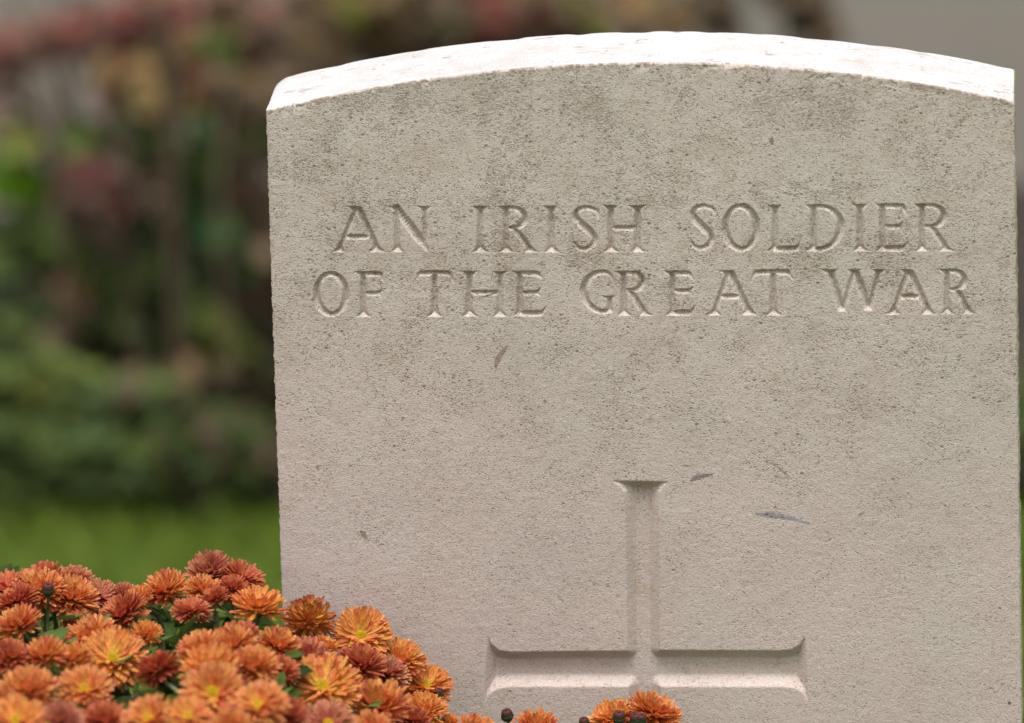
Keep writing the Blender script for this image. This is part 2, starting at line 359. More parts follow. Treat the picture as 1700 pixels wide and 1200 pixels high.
# face grid
NX = 1260
xs = np.linspace(-W, W, NX)
def seq(a, b, st): return np.linspace(a, b, max(2, int(round((b-a)/st)))+1)[:-1]
zs = np.concatenate([seq(-.02, .25, .02), seq(.25, .44, .0012), seq(.44, .60, .00042), seq(.60, .668, .0005), seq(.668, .748, .00027)])
ZT = .748; NT = 120; tt = np.linspace(0, 1, NT)
NZ = len(zs)+NT
Xg, Zlow = np.meshgrid(xs, zs, indexing='ij')
Zg = np.concatenate([Zlow, ZT+(arch(xs)[:, None]-ZT)*tt[None]], 1)
Xg = np.repeat(xs[:, None], NZ, 1)
# wandering, slightly crumbled side edges
eL = (vnoise(Zg[0]*0+1, Zg[0], 420, 5)-.5)*.0004+(vnoise(Zg[0]*0+2, Zg[0], 1400, 6)-.5)*.0006+(vnoise(Zg[0]*0+2, Zg[0], 30, 7)-.5)*.0004
eR = (vnoise(Zg[0]*0+7, Zg[0], 300, 8)-.5)*.0006+(vnoise(Zg[0]*0+9, Zg[0], 1300, 9)-.5)*.0004
Xg = Xg+eL[None]*np.clip(1-(Xg+W)/.002, 0, 1)+eR[None]*np.clip(1-(W-Xg)/.002, 0, 1)
# rounded arris and small chips
dT = arch(Xg)-Zg; dS = np.minimum(Xg+W, W-Xg); dE = np.minimum(dT, dS)
rr = .0006+.0011*vnoise(Xg+3, Zg, 160, 12)**2+.0016*np.clip(vnoise(Xg+3, Zg, 420, 13)-.72, 0, 1)
q = np.clip(rr-dE, 0, None); Yg = rr-np.sqrt(np.clip(rr*rr-q*q, 0, None))
Yg += (vnoise(Xg+1, Zg+1, 30, 14)-.5)*.0004+(vnoise(Xg+1, Zg+1, 330, 15)-.5)*.00012+(vnoise(Xg+1, Zg+1, 900, 16)-.5)*.0001
band = np.clip(1-dT/.006, 0, 1); Yg += band*np.clip(vnoise(Xg, Zg, 500, 17)*vnoise(Xg, Zg, 90, 18)-.36, 0, 1)*.0025
chip = P2(1207, 106); Yg += .0022*np.clip(1-np.hypot((Xg-chip[0])/.0055, (Zg-chip[1])/.0028), 0, 1)**1.5
tint = np.ones(Xg.shape+(3,), np.float32)
dirt = np.clip(1-dT/.0055, 0, 1)**1.5*np.clip((vnoise(Xg, Zg, 900, 61)*.6+vnoise(Xg, Zg, 420, 62)*.5+vnoise(Xg, Zg, 55, 63)*.6-.78)*4, 0, 1)
tint *= 1-dirt[..., None]*np.array([.42, .50, .56], np.float32)
own = np.full((NX, NZ), -1, np.int16)         # which carved part owns a vertex
carve = np.zeros((NX, NZ), np.float32)
SLOPE = 1.2
def window(x0, x1, z0, z1):
    i0 = max(0, np.searchsorted(xs, x0)-3); i1 = min(NX, np.searchsorted(xs, x1)+3)
    zc = Zg[NX//2]; j0 = max(0, np.searchsorted(zc, z0)-3); j1 = min(NZ, np.searchsorted(zc, z1)+3)
    return slice(i0, i1), slice(j0, j1)
for gi, (ch, pieces) in enumerate(G):
    allp = []
    for kind, pc in pieces:
        allp.append(P2a([p[:2] for p in pc]))
    A = np.vstack(allp); sl_ = window(A[:, 0].min()-.003, A[:, 0].max()+.003, A[:, 1].min()-.003, A[:, 1].max()+.003)
    PX, PZ = Xg[sl_], Zg[sl_]
    wob = (vnoise(PX+5, PZ, 500, 21)-.5)*.0003     # chisel wobble
    dep = np.zeros(PX.shape)
    for (kind, pc), pts in zip(pieces, allp):
        if kind == 'p':
            d, ins = seg_dist(PX+wob, PZ+wob*.5, pts); dep = np.maximum(dep, np.where(ins, d, 0))
        else:
            for (x_, z_), r_ in zip(pts, (np.array(pc)[:, 2]*1.13+.3)*PXM/2):
                dep = np.maximum(dep, r_-np.hypot(PX+wob-x_, PZ+wob*.5-z_))
    dep *= SLOPE; cur = carve[sl_]; m = dep > cur; cur[m] = dep[m]; o_ = own[sl_]; o_[m] = gi
# the cross
cx_out = [(1014, 797.5), (1113, 799.5), (1102, 806), (1096, 817), (1094.5, 840), (1095, 960), (1096, 1079), (1296, 1080), (1314, 1078), (1327, 1070), (1337, 1055),
          (1340, 1110), (1342, 1166), (1333, 1150), (1318, 1142), (1298, 1140), (1098, 1140), (1101, 1560), (1108, 1590), (1128, 1612), (1020, 1612), (1040, 1590), (1047, 1560),
          (1043, 1140), (846, 1140), (826, 1143), (812, 1152), (804, 1168), (806, 1110), (810, 1055), (817, 1070), (829, 1079), (848, 1082), (1041, 1080), (1040, 960), (1038.5, 840), (1036, 817), (1029, 806)]
A = P2a(cx_out); sl_ = window(A[:, 0].min()-.003, A[:, 0].max()+.003, A[:, 1].min()-.003, A[:, 1].max()+.003)
PX, PZ = Xg[sl_], Zg[sl_]; wob = (vnoise(PX+5, PZ, 260, 22)-.5)*.00007
d, ins = seg_dist(PX+wob, PZ+wob*.6, A); d = np.where(ins, d, 0)
dmax = .0048; dep = d*.92; k_ = .0007
dep = np.where(dep < dmax-k_, dep, dmax-k_+k_*np.tanh((dep-dmax+k_)/k_))     # softened foot of the bevel
dep = np.where(d > 0, dep, 0); cur = carve[sl_]; m = dep > cur; cur[m] = dep[m]; own[sl_][m] = len(G)
soft = carve.copy()
soft[1:-1, 1:-1] = .5*carve[1:-1, 1:-1]+.125*(carve[2:, 1:-1]+carve[:-2, 1:-1]+carve[1:-1, 2:]+carve[1:-1, :-2])
Yg = Yg+soft
# fossil flecks and scratches with shapes of their own (photo pixels: x0,y0,x1,y1,width,colour)
def mark(pts, colr, amt=.8):
    rows = cat(pts, 14); Q = P2a(rows[:, :2]); s_ = window(Q[:, 0].min()-.002, Q[:, 0].max()+.002, Q[:, 1].min()-.002, Q[:, 1].max()+.002)
    k = np.zeros(Xg[s_].shape)
    for (x_, z_), wd in zip(Q, rows[:, 2]*PXM/2): k = np.maximum(k, np.clip((wd-np.hypot(Xg[s_]-x_, Zg[s_]-z_))/.00025+.3, 0, 1))
    k *= .75+.4*vnoise(Xg[s_], Zg[s_], 700, 31); k = np.clip(k*amt, 0, 1)[..., None]
    tint[s_] = tint[s_]*(1-k)+np.array(colr)*k
blue = (.60, .64, .78); dk = (.45, .40, .37); pur = (.66, .60, .62)
mark([(1255, 853, 4), (1275, 855, 10), (1300, 858, 9), (1320, 862, 6), (1342, 869, 4)], (.55, .59, .72), .95)
mark([(1147, 798, 4), (1156, 793, 9), (1180, 788, 5)], (.48, .45, .50), 1.)
mark([(1280, 768, 2), (1294, 777, 5), (1308, 790, 3)], (.58, .53, .56), .85); mark([(1285, 789, 2), (1296, 793, 3), (1312, 793, 2)], (.6, .56, .58), .8)
mark([(1130, 773, 2), (1140, 773, 4), (1156, 772, 2)], (.6, .56, .58), .8)
mark([(1425, 857, 2), (1430, 853, 5), (1435, 850, 2)], (.55, .5, .48), .9)
mark([(823, 608, 6), (828, 594, 10), (842, 574, 4)], (.58, .51, .48), 1.)
mark([(600, 883, 6), (604, 888, 8), (608, 893, 5)], (.55, .47, .40), .95)
mark([(795, 494, 2), (808, 491, 3.2), (823, 487, 2)], (.30, .27, .25), 1.)
mark([(655, 231, 1.5), (658, 215, 2.5), (661, 205, 1.5)], dk, .8)
mark([(1281, 228, 2), (1281, 234, 8), (1282, 239, 4)], (.42, .38, .34), 1.)
mark([(1278, 129, 3), (1275, 135, 5)], dk, .8); mark([(555, 337, 2), (556, 347, 3), (552, 351, 3)], dk, .7)
mark([(1050, 444, 2), (1058, 452, 2)], dk, .6); mark([(895, 438, 3), (904, 439, 4)], dk, .7)
mark([(1052, 522, 1.5), (1060, 530, 2)], dk, .7); mark([(1674, 1166, 3), (1676, 1167, 6)], (.3, .27, .22), 1.)
for _ in range(150):
    x_, y_ = rng.uniform(470, 1680), rng.uniform(190, 1150); a_ = rng.normal(0, .6); l_ = rng.uniform(1, 6)
    mark([(x_, y_, rng.uniform(1.5, 3.5)), (x_+l_*math.cos(a_), y_+l_*math.sin(a_), rng.uniform(1.5, 3.5))], dk, rng.uniform(.35, .8))

stone = empty('headstone'); tag(stone, 'pale limestone war grave headstone with carved inscription and cross', 'headstone')
Vall = np.stack([Xg, Yg, Zg], -1)
q_ = gridf(NX, NZ)[:, ::-1]
ownq = own.reshape(-1)[q_].max(1).reshape(NX-1, NZ-1)
for _ in range(2):     # each carved part also takes the two rows of flat cells round its cut
    g2 = ownq.copy()
    for dx_, dz_ in ((1, 0), (-1, 0), (0, 1), (0, -1)):
        sh = np.roll(ownq, (dx_, dz_), (0, 1)); g2 = np.where((g2 < 0) & (sh >= 0), sh, g2)
    ownq = g2
ownq = ownq.reshape(-1); Vf = Vall.reshape(-1, 3); Tf = tint.reshape(-1, 3)
def sub(faces):
    u, inv = np.unique(faces, return_inverse=True); return Vf[u], inv.reshape(faces.shape), Tf[u]
parts = []; fv, ff, fc = sub(q_[ownq < 0]); 
mb = MB(); mb.add(fv, ff, fc)
# top surface
NYT = 44; yy = np.linspace(0, 1, NYT)[None]; X = np.repeat(Xg[:, -1][:, None], NYT, 1); yf = Yg[:, -1][:, None]
Y = yf+(T-yf)*yy; Z = np.repeat(Zg[:, -1][:, None], NYT, 1)
e_ = np.minimum(yy, 1-yy)*np.ones_like(X); k = np.clip(e_/.05, 0, 1)
Z = Z+k*((vnoise(X, Y, 60, 41)-.5)*.0009+(vnoise(X, Y, 500, 42)-.5)*.0004)
bk = np.clip((yy-.80)/.2, 0, 1)**2; Z = Z-bk*(.0004+.0008*vnoise(X, Y*0, 120, 43)**2+.0003*vnoise(X, Y*0, 17, 44))
cl = np.clip(1-(X+W)/.006, 0, 1)**2; Z = Z-cl*(.0002+.0018*yy**2)
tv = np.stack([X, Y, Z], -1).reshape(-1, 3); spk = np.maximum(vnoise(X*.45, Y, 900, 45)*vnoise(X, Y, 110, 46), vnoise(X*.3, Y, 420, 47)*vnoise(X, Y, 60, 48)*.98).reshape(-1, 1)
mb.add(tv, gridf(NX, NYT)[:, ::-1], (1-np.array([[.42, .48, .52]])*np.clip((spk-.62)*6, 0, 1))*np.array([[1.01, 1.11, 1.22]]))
topback = np.stack([X[:, -1], Y[:, -1], Z[:, -1]], -1)
# back
NB = 10; tb = np.linspace(0, 1, NB)[None, :, None]; low = topback.copy(); low[:, 2] = -.02
B = topback[:, None]*(1-tb)+low[:, None]*tb; mb.add(B.reshape(-1, 3), gridf(NX, NB)[:, ::-1], (1, 1, 1))
# sides
for side in (0, 1):
    ix = 0 if side == 0 else NX-1; fr = Vall[ix]; bkp = fr.copy(); bkp[:, 1] = T
    zt = topback[ix][2]; n8 = np.linspace(0, 1, 14)[None, :, None]; Sg = fr[:, None]*(1-n8)+bkp[:, None]*n8
    drop = np.clip((Sg[..., 2]-(ZE-.01))/.01, 0, 1); Sg[..., 2] -= drop*(ZE-zt)*n8[..., 0]**2
    Sg[..., 0] += (vnoise(Sg[..., 1], Sg[..., 2], 120, 50+side)-.5)*.0008*np.clip(n8[..., 0]*6, 0, 1)*(1 if side == 0 else -1)
    cc = np.array([1, 1, 1.]) if side == 0 else np.array([.74, .88, .60])
    f_ = gridf(NZ, 14); mb.add(Sg.reshape(-1, 3), f_ if side else f_[:, ::-1], cc)
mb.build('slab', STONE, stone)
for gi, (ch, _) in enumerate(G):
    v_, f_, c_ = sub(q_[ownq == gi]); o = mesh_np('carved_letter', v_, f_, STONE, stone, c_); o['label'] = 'carved capital letter '+ch
v_, f_, c_ = sub(q_[ownq == len(G)]); o = mesh_np('carved_cross', v_, f_, STONE, stone, c_); o['label'] = 'sunken Latin cross with bevelled edges'

# ------------------------------------------------------------ chrysanthemums
def vc(*a): return np.array(a, float)
PAL = {  # base, middle, tip
    'gold':   (vc(.85, .54, .12), vc(.80, .40, .09), vc(.70, .30, .09)),
    'orange': (vc(.80, .38, .07), vc(.72, .285, .065), vc(.70, .31, .115)),
    'red':    (vc(.54, .14, .045), vc(.50, .110, .045), vc(.60, .21, .09)),
    'pink':   (vc(.48, .15, .07), vc(.48, .15, .08), vc(.62, .28, .15)),
    'rim':    (vc(.85, .55, .07), vc(.74, .36, .06), vc(.40, .10, .05)),
}
def head_mesh(seed, pal, layers, rad=.0150, cup=.5):
    rg = np.random.default_rng(seed); mb = MB(); b0, b1, b2 = PAL[pal]; NT_, NW = 7, 4
    for li, (cnt, ln, el, curl, wd) in enumerate(layers):
        for k in range(cnt):
            if rg.random() < .025: continue
            az = 2*math.pi*(k+.5*(li % 2))/cnt+rg.normal(0, .07); L = rad*ln*rg.uniform(.90, 1.05); e0 = R(el+rg.normal(0, 6)); cu = R(curl+rg.normal(0, 10))
            wdt = rad*wd*rg.uniform(.85, 1.15)/2; tw = rg.normal(0, .22); bend = rg.normal(0, .09); cp = cup*rg.uniform(.5, 1.5)
            pr, pz = .0012, .0002*li; ca, sa = math.cos(az), math.sin(az); V = []; C_ = []
            hue = rg.normal(0, .12); lum = rg.uniform(.88, 1.1); redk = rg.random() < .16
            for i in range(NT_):
                t = i/(NT_-1); ang = e0+cu*t*t
                if i: pr += math.cos(ang)*L/(NT_-1); pz += math.sin(ang)*L/(NT_-1)
                prof = (.38+.62*math.sin(min(1, t*1.35)*math.pi/2)) * (math.sqrt(max(0, 1-((t-.66)/.36)**2)) if t > .66 else 1)*(1.0)
                if i == NT_-1: prof = .5
                for j in range(NW):
                    s = (j/(NW-1)-.5)*2; lat = s*wdt*prof; lift = cp*wdt*prof*(s*s-.35)+tw*lat*t
                    rr_ = pr-lift*math.sin(ang); zz_ = pz+lift*math.cos(ang); la = lat+bend*L*t*t
                    V.append((rr_*ca-la*sa, rr_*sa+la*ca, zz_))
                    c = b0*(1-t*1.7)+b1*t*1.7 if t < .58 else b1*(1-(t-.58)/.42)+b2*(t-.58)/.42
                    edge = abs(s)**2*(.16+.12*(pal == 'rim' and t > .5)); c = c*(1-edge)+b2*edge*.9
                    c = c*lum*np.array([1, 1+hue, 1]);
                    if redk: c = c*np.array([.85, .55, .8])
                    C_.append(c)
            mb.add(V, gridf(NT_, NW)[:, ::-1], np.clip(C_, .005, .95))
    o = mb.build('flower_head', PETAL); me = o.data; bpy.data.objects.remove(o); return me
#        count, length, elevation, curl, width (of radius)
FULL = [(36, .98, -34, 26, .165), (40, 1.02, -16, 26, .165), (40, .99, -2, 26, .16), (38, .92, 12, 28, .16), (32, .82, 26, 28, .155), (26, .68, 40, 26, .15), (18, .52, 54, 22, .14), (12, .38, 70, 10, .13)]
OPEN = [(36, .98, -24, 20, .165), (40, 1.03, -7, 20, .165), (40, .98, 5, 20, .16), (34, .88, 15, 22, .155), (28, .74, 26, 22, .15), (20, .56, 36, 20, .14)]
YOUNG = [(34, .95, -16, 32, .165), (36, .97, 0, 32, .165), (34, .90, 16, 32, .16), (28, .80, 32, 28, .155), (22, .68, 48, 20, .15), (14, .5, 62, 10, .14)]
TIGHT = [(34, .94, -50, 24, .165), (38, .98, -30, 34, .165), (40, 1.0, -12, 38, .16), (38, .94, 6, 40, .16), (32, .84, 24, 36, .155), (26, .70, 42, 28, .15), (18, .52, 60, 18, .14), (10, .36, 76, 8, .13)]
HEADS = {}
sd_ = 100
for pal in PAL:
    for nm, ly in (('full', FULL), ('open', OPEN), ('tight', TIGHT)):
        sd_ += 1; HEADS[pal, nm] = [head_mesh(sd_, pal, ly), head_mesh(sd_+50, pal, ly if nm != 'full' else YOUNG)]
def disc_mesh():
    rg = np.random.default_rng(5); mb = MB()
    for k in range(90):
        r_ = .0027*math.sqrt(k/90); a = k*2.399963; z0 = .0016*(1-(r_/.0030)**2)+.0006; s = .00042
        x, y = r_*math.cos(a), r_*math.sin(a); c = vc(.72, .50, .02)*rg.uniform(.75, 1.1) if r_ > .0011 else vc(.50, .42, .03)
        V = []; 
        for i, (rr_, h) in enumerate(((s, 0), (s*.9, .0009), (s*.3, .0013))):
            for j in range(5): V.append((x+rr_*math.cos(j*1.2566), y+rr_*math.sin(j*1.2566), z0+h))
        mb.add(V, [[i*5+j, i*5+(j+1) % 5, (i+1)*5+(j+1) % 5, (i+1)*5+j] for i in range(2) for j in range(5)], c)
    V = [(.0030*f*math.cos(a), .0030*f*math.sin(a), .0016*(1-f*f)+.0007) for f in (1, .6, .05) for a in np.linspace(0, 2*math.pi, 12, endpoint=False)]
    mb.add(V, [[i*12+j, i*12+(j+1) % 12, (i+1)*12+(j+1) % 12, (i+1)*12+j] for i in range(2) for j in range(12)], vc(.45, .30, .02))
    o = mb.build('flower_centre', DISC); me = o.data; bpy.data.objects.remove(o); return me
DISCM = disc_mesh()
def cup_mesh(name, prof, c0, c1, seg=12, ribs=0., mat=STEM):
    V = []; C_ = []
    for i, (r_, z_) in enumerate(prof):
        for j in range(seg):
            a = 2*math.pi*j/seg; q2 = r_*(1+ribs*(j % 2)); V.append((q2*math.cos(a), q2*math.sin(a), z_)); k = i/(len(prof)-1); C_.append(c0*(1-k)+c1*k)
    F = [[i*seg+j, i*seg+(j+1) % seg, (i+1)*seg+(j+1) % seg, (i+1)*seg+j] for i in range(len(prof)-1) for j in range(seg)]
    o = mesh_np(name, V, F, mat, None, C_); me = o.data; bpy.data.objects.remove(o); return me
CALYX = cup_mesh('calyx', [(.0009, -.006), (.0018, -.0048), (.0040, -.0032), (.0052, -.0012), (.0048, .0002)], vc(.09, .12, .035), vc(.055, .08, .02), 14, .12)
BUD = cup_mesh('bud', [(.0006, -.004), (.0022, -.003), (.0034, -.0005), (.0037, .002), (.0031, .0042), (.0018, .0050), (.0007, .0044)], vc(.035, .045, .018), vc(.085, .010, .012), 14, .10)
BUDCUP = cup_mesh('bud_sepals', [(.0008, -.0042), (.0024, -.0031), (.0037, -.0008), (.0039, .0008), (.0036, .0014)], vc(.05, .09, .03), vc(.03, .05, .02), 14, .16)

def chrys_leaf(mb, P, az, el, L, c, roll=0., rg=random):
    """lobed leaf: midrib grid with notched outline, drooping"""
    n = 9; prof = [.10, .30, .62, .50, .95, .66, .88, .45, .05]; V = []; ca, sa = math.cos(az), math.sin(az); pr = pz = 0.
    for i in range(n):
        t = i/(n-1); ang = el-t*.7
        if i: pr += math.cos(ang)*L/(n-1); pz += math.sin(ang)*L/(n-1)
        w_ = prof[i]*L*.34
        for s in (-1, -.5, 0, .5, 1):
            lat = s*w_; lift = abs(s)*w_*.30+math.sin(t*9+s*2)*.0008+roll*lat
            V.append((P[0]+(pr+abs(s)*w_*.25)*ca-lat*sa, P[1]+(pr+abs(s)*w_*.25)*sa+lat*ca, P[2]+pz+lift))
    C_ = [c*(1.18 if abs(k % 5-2) == 0 else 1) for k in range(n*5)]
    mb.add(V, gridf(n, 5)[:, ::-1], C_)

SIL = [(-400, 960), (0, 950), (70, 945), (180, 980), (260, 965), (350, 945), (440, 955), (480, 1000), (512, 1022), (600, 1052), (665, 1092), (708, 1135), (800, 1185), (900, 1190), (1000, 1180), (1090, 1170), (1200, 1290)]
def sil(px): return float(np.interp(px, [s[0] for s in SIL], [s[1] for s in SIL]))
def Yof(px, py): return -.030-.22*(py-sil(px))/215.
# px, py, width px, palette, form, tilt to camera, lean sideways, centre visible, plant
LST = [
 (72, 958, 88, 'red', 'tight', 10, -8, 0), (12, 972, 82, 'red', 'open', 15, -10, 0), (62, 972, 92, 'orange', 'full', 22, -4, 0), (124, 957, 68, 'pink', 'full', 12, 8, 0),
 (22, 992, 78, 'red', 'full', 5, -25, 0), (122, 986, 88, 'orange', 'full', 20, 14, 0), (168, 984, 68, 'pink', 'open', 30, 25, 0), (205, 980, 44, 'pink', 'tight', 15, 0, 0),
 (272, 973, 84, 'orange', 'full', 22, -18, 0), (228, 990, 52, 'gold', 'full', 24, -20, 0), (349, 946, 80, 'pink', 'tight', 42, 0, 0), (340, 974, 66, 'orange', 'full', 10, 14, 0), (405, 954, 72, 'red', 'open', 18, 28, 0),
 (385, 972, 54, 'red', 'tight', 20, 0, 0), (355, 988, 50, 'red', 'full', 15, -20, 0), (430, 1000, 97, 'gold', 'full', 12, 4, 0), (512, 1022, 86, 'rim', 'tight', 34, 0, 1), (600, 1052, 98, 'gold', 'open', 60, 6, 1), (665, 1090, 86, 'gold', 'full', 30, 14, 0),
 (708, 1134, 84, 'gold', 'open', 34, 3, 1), (28, 1031, 84, 'orange', 'full', 14, -22, 0), (200, 1013, 92, 'red', 'full', 18, -32, 0), (318, 1008, 66, 'red', 'open', 8, 4, 0), (128, 1032, 60, 'red', 'tight', 10, -16, 0), (146, 1052, 96, 'orange', 'full', 18, -16, 0),
 (244, 1048, 54, 'gold', 'full', 28, 14, 0), (72, 1082, 78, 'orange', 'full', 20, -12, 0), (18, 1088, 76, 'red', 'full', 30, 14, 0), (186, 1088, 112, 'gold', 'open', 46, 4, 0), (122, 1088, 62, 'gold', 'full', 26, -10, 0),
 (256, 1104, 76, 'red', 'tight', -25, -30, 0), (330, 1072, 84, 'orange', 'full', 14, -14, 0), (384, 1066, 88, 'orange', 'full', 20, -6, 0), (402, 1047, 62, 'red', 'full', 6, 8, 0), (462, 1066, 78, 'orange', 'full', 18, 16, 0),
 (505, 1082, 92, 'pink', 'tight', 4, 4, 0), (540, 1070, 52, 'gold', 'full', 0, 20, 0), (348, 1103, 104, 'gold', 'full', 22, -6, 0), (422, 1100, 86, 'orange', 'full', 20, 6, 0), (353, 1147, 106, 'orange', 'open', 58, 0, 1), (470, 1108, 60, 'red', 'full', 20, 20, 0),
 (535, 1134, 122, 'gold', 'open', 44, 2, 1), (532, 1104, 76, 'pink', 'full', 20, 0, 0), (600, 1098, 84, 'red', 'tight', 24, 10, 0), (644, 1112, 76, 'pink', 'full', 20, 18, 0), (46, 1139, 98, 'orange', 'full', 28, 0, 0), (140, 1141, 90, 'orange', 'open', 42, 6, 1),
 (428, 1166, 98, 'orange', 'open', 34, -6, 0), (476, 1182, 70, 'red', 'tight', 30, 0, 0), (625, 1166, 112, 'orange', 'full', 28, 0, 0), (706, 1174, 78, 'gold', 'full', 28, 10, 0), (684, 1193, 62, 'red', 'tight', 30, 0, 0), (26, 1193, 96, 'gold', 'open', 40, 0, 0),
 (100, 1190, 74, 'pink', 'full', 35, 0, 0), (172, 1192, 82, 'red', 'full', 22, 0, 0), (246, 1190, 92, 'orange', 'open', 38, -8, 0), (312, 1186, 76, 'gold', 'open', 40, 6, 0), (545, 1196, 88, 'pink', 'open', 38, 6, 0), (614, 1204, 70, 'orange', 'full', 35, 0, 0),
 (382, 1202, 70, 'orange', 'full', 35, 0, 0), (746, 1196, 34, 'gold', 'full', 20, 0, 0), (790, 1210, 72, 'orange', 'full', 25, 10, 0), (890, 1203, 80, 'orange', 'full', 22, 4, 0), (1016, 1188, 82, 'gold', 'full', 22, -14, 0), (1090, 1176, 96, 'orange', 'full', 4, 26, 0), (0, 1165, 70, 'orange', 'full', 35, 0, 0)]
rg2 = random.Random(4)
for _ in range(34):     # heads on past the frame's lower and left edges
    for tr in range(40):
        px, py = rg2.uniform(-260, 1110), rg2.uniform(1000, 1330)
        if not (py > 1238 or px < -45) or py < sil(px)+40: continue
        if all(math.hypot(px-l[0], (py-l[1])*1.6) > 72 for l in LST): break
    else: continue
    LST.append((px, py, rg2.uniform(70, 100), rg2.choice(['orange', 'orange', 'gold', 'red', 'pink']), rg2.choice(['full', 'open', 'full']), rg2.uniform(15, 40), rg2.uniform(-15, 15), 0))
BUDS = [(842, 1189, .95), (1028, 1193, 1.0), (1056, 1196, .95), (970, 1201, .8), (80, 980, .95), (1064, 1196, .9), (728, 1152, .8), (228, 1168, .9)]
plants = [(-999, 275, 'orange and dusty red chrysanthemum plant at far left of the flower mound', 120),
          (275, 770, 'golden orange chrysanthemum plant touching the left side of the headstone', 500),
          (770, 9999, 'small chrysanthemum with few flowers and dark buds below the carved cross', 980)]
for (xa, xb, lab, pxc) in plants:
    c0 = at(pxc, 1150, Yof(pxc, max(1150, sil(pxc)+20))); base = Vector((c0.x, c0.y-.01, .01))
    root = empty('chrysanthemum_plant', base); tag(root, lab, 'flower', 'chrysanthemums planted in front of the headstone')
    heads = [l for l in LST if xa <= l[0] < xb]; tops = []
    for (px, py, wpx, pal, form, tilt, lean, cen) in heads:
        Y = Yof(px, py); p = at(px, py, Y); dist = (p-CAM).dot(FW)
        sc = (wpx*dist/FPX)/2/.0150*1.02
        tilt *= .85
        ax = Vector((math.sin(R(lean)), -math.sin(R(tilt)), math.cos(R(max(abs(tilt), abs(lean)))))).normalized()
        rot = ax.to_track_quat('Z', 'Y') @ Matrix.Rotation(random.uniform(0, 6.28), 3, 'Z').to_quaternion()
        me = random.choice(HEADS[pal, form]) if form != 'full' else HEADS[pal, form][random.random() < .4]
        h = bpy.data.objects.new('flower_head', me); COL.objects.link(h); h.parent = root
        cpos = p-ax*.003*sc
        h.location = cpos-base; h.rotation_mode = 'QUATERNION'; h.rotation_quaternion = rot; h.scale = (sc, sc, sc*random.uniform(.9, 1.05))
        for nm, mm in (('calyx', CALYX),)+((('flower_centre', DISCM),) if cen or (form == 'open' and tilt > 28) else ()):
            s = bpy.data.objects.new(nm, mm); COL.objects.link(s); s.parent = h
            if nm == 'flower_centre' and px == 353: s.scale = (1.15,)*3
        tops.append((cpos-ax*.005*sc, ax, .0011))
    for (px, py, s_) in [b for b in BUDS if xa <= b[0] < xb]:
        p = at(px, py, Yof(px, max(py, sil(px)))-(.02 if px < 100 else .022 if px > 1000 else .0)); ax = Vector((random.uniform(-.25, .25), -.25, 1)).normalized()
        h = bpy.data.objects.new('flower_bud', BUD); COL.objects.link(h); h.parent = root; h.location = p-base; h.rotation_mode = 'QUATERNION'
        h.rotation_quaternion = ax.to_track_quat('Z', 'Y'); h.scale = (s_*.82,)*2+(s_*.85,)
        s = bpy.data.objects.new('sepal', BUDCUP); COL.objects.link(s); s.parent = h
        tops.append((p-ax*.003, ax, .0008))
    for (p, ax, r_) in tops:
        q1 = p-ax*.030; q2 = Vector((p.x*.8+base.x*.2, p.y*.8+base.y*.2, p.z-.14)); q3 = Vector((p.x*.35+base.x*.65, p.y*.35+base.y*.65, .16)); q4 = base+Vector((random.uniform(-.02, .02), random.uniform(-.02, .02), 0))
        rows = cat([tuple(p), tuple(q1), tuple(q2), tuple(q3), tuple(q4)], 5)
        mbs = MB(); tube(mbs, rows, np.linspace(r_, r_*2.2, len(rows)), vc(.17, .20, .085)*random.uniform(.7, 1.15), 6); put(mbs.build('stem', STEM), root)
    ml = MB(); rl = random.Random(pxc)
    nleaf = 460 if pxc < 900 else 90
    gcol = [vc(.034, .062, .010), vc(.050, .085, .013), vc(.022, .042, .010), vc(.080, .120, .022)]
    n = 0
    for _ in range(300 if pxc < 900 else 0):     # the plant's far side, left of the stone
        px = rl.uniform(-260, 425); py = rl.uniform(sil(px)+30, sil(px)+150); Yb = rl.uniform(-.03, .11)
        if not (xa <= px < xb) or px > 415-Yb*100: continue
        p = at(px, py, Yb); chrys_leaf(ml, p, rl.uniform(0, 6.283), rl.uniform(-.2, .8), rl.uniform(.018, .028), gcol[rl.choice([0, 1, 1, 2])]*rl.uniform(.7, 1.15), rl.uniform(-.3, .3))
    while n < nleaf:                 # leaves packed just under the flowers
        px = rl.uniform(max(xa, -260), min(xb, 1130)); py = rl.uniform(960, 1330)
        if py < sil(px)+(22 if px < 440 else 80 if px < 630 else 140): continue
        p = at(px, py, Yof(px, py)); k = rl.random(); p.z -= .014+.06*k
        if p.y > -.035 and p.x > -.21: p.y = -.035-.02*rl.random()
        az = rl.uniform(0, 6.283)
        chrys_leaf(ml, p, az if not (p.y > -.06 and math.sin(az) > 0) else -az, rl.uniform(-.2, .9), rl.uniform(.018, .028), gcol[rl.choice([0, 0, 1, 1, 2, 3])]*rl.uniform(.8, 1.2), rl.uniform(-.3, .3)); n += 1
    for (px, py) in [(290, 1035), (303, 1048), (284, 1062), (296, 1030), (115, 1015), (60, 1018), (130, 1022), (90, 1048), (345, 1040), (410, 1020), (460, 1025), (250, 1165), (215, 1150), (270, 1150), (455, 1125), (425, 1130), (590, 1140), (550, 1165), (225, 1060), (85, 1120)]:
        if xa <= px < xb:
            p = at(px, py, Yof(px, py)-.004); chrys_leaf(ml, p+Vector((0, 0, -.012)), rl.uniform(3.6, 5.8), rl.uniform(.5, 1.3), rl.uniform(.020, .028), vc(.095, .145, .030)*rl.uniform(.7, 1.1), rl.uniform(-.3, .3))
    wd = .115 if pxc < 900 else .06
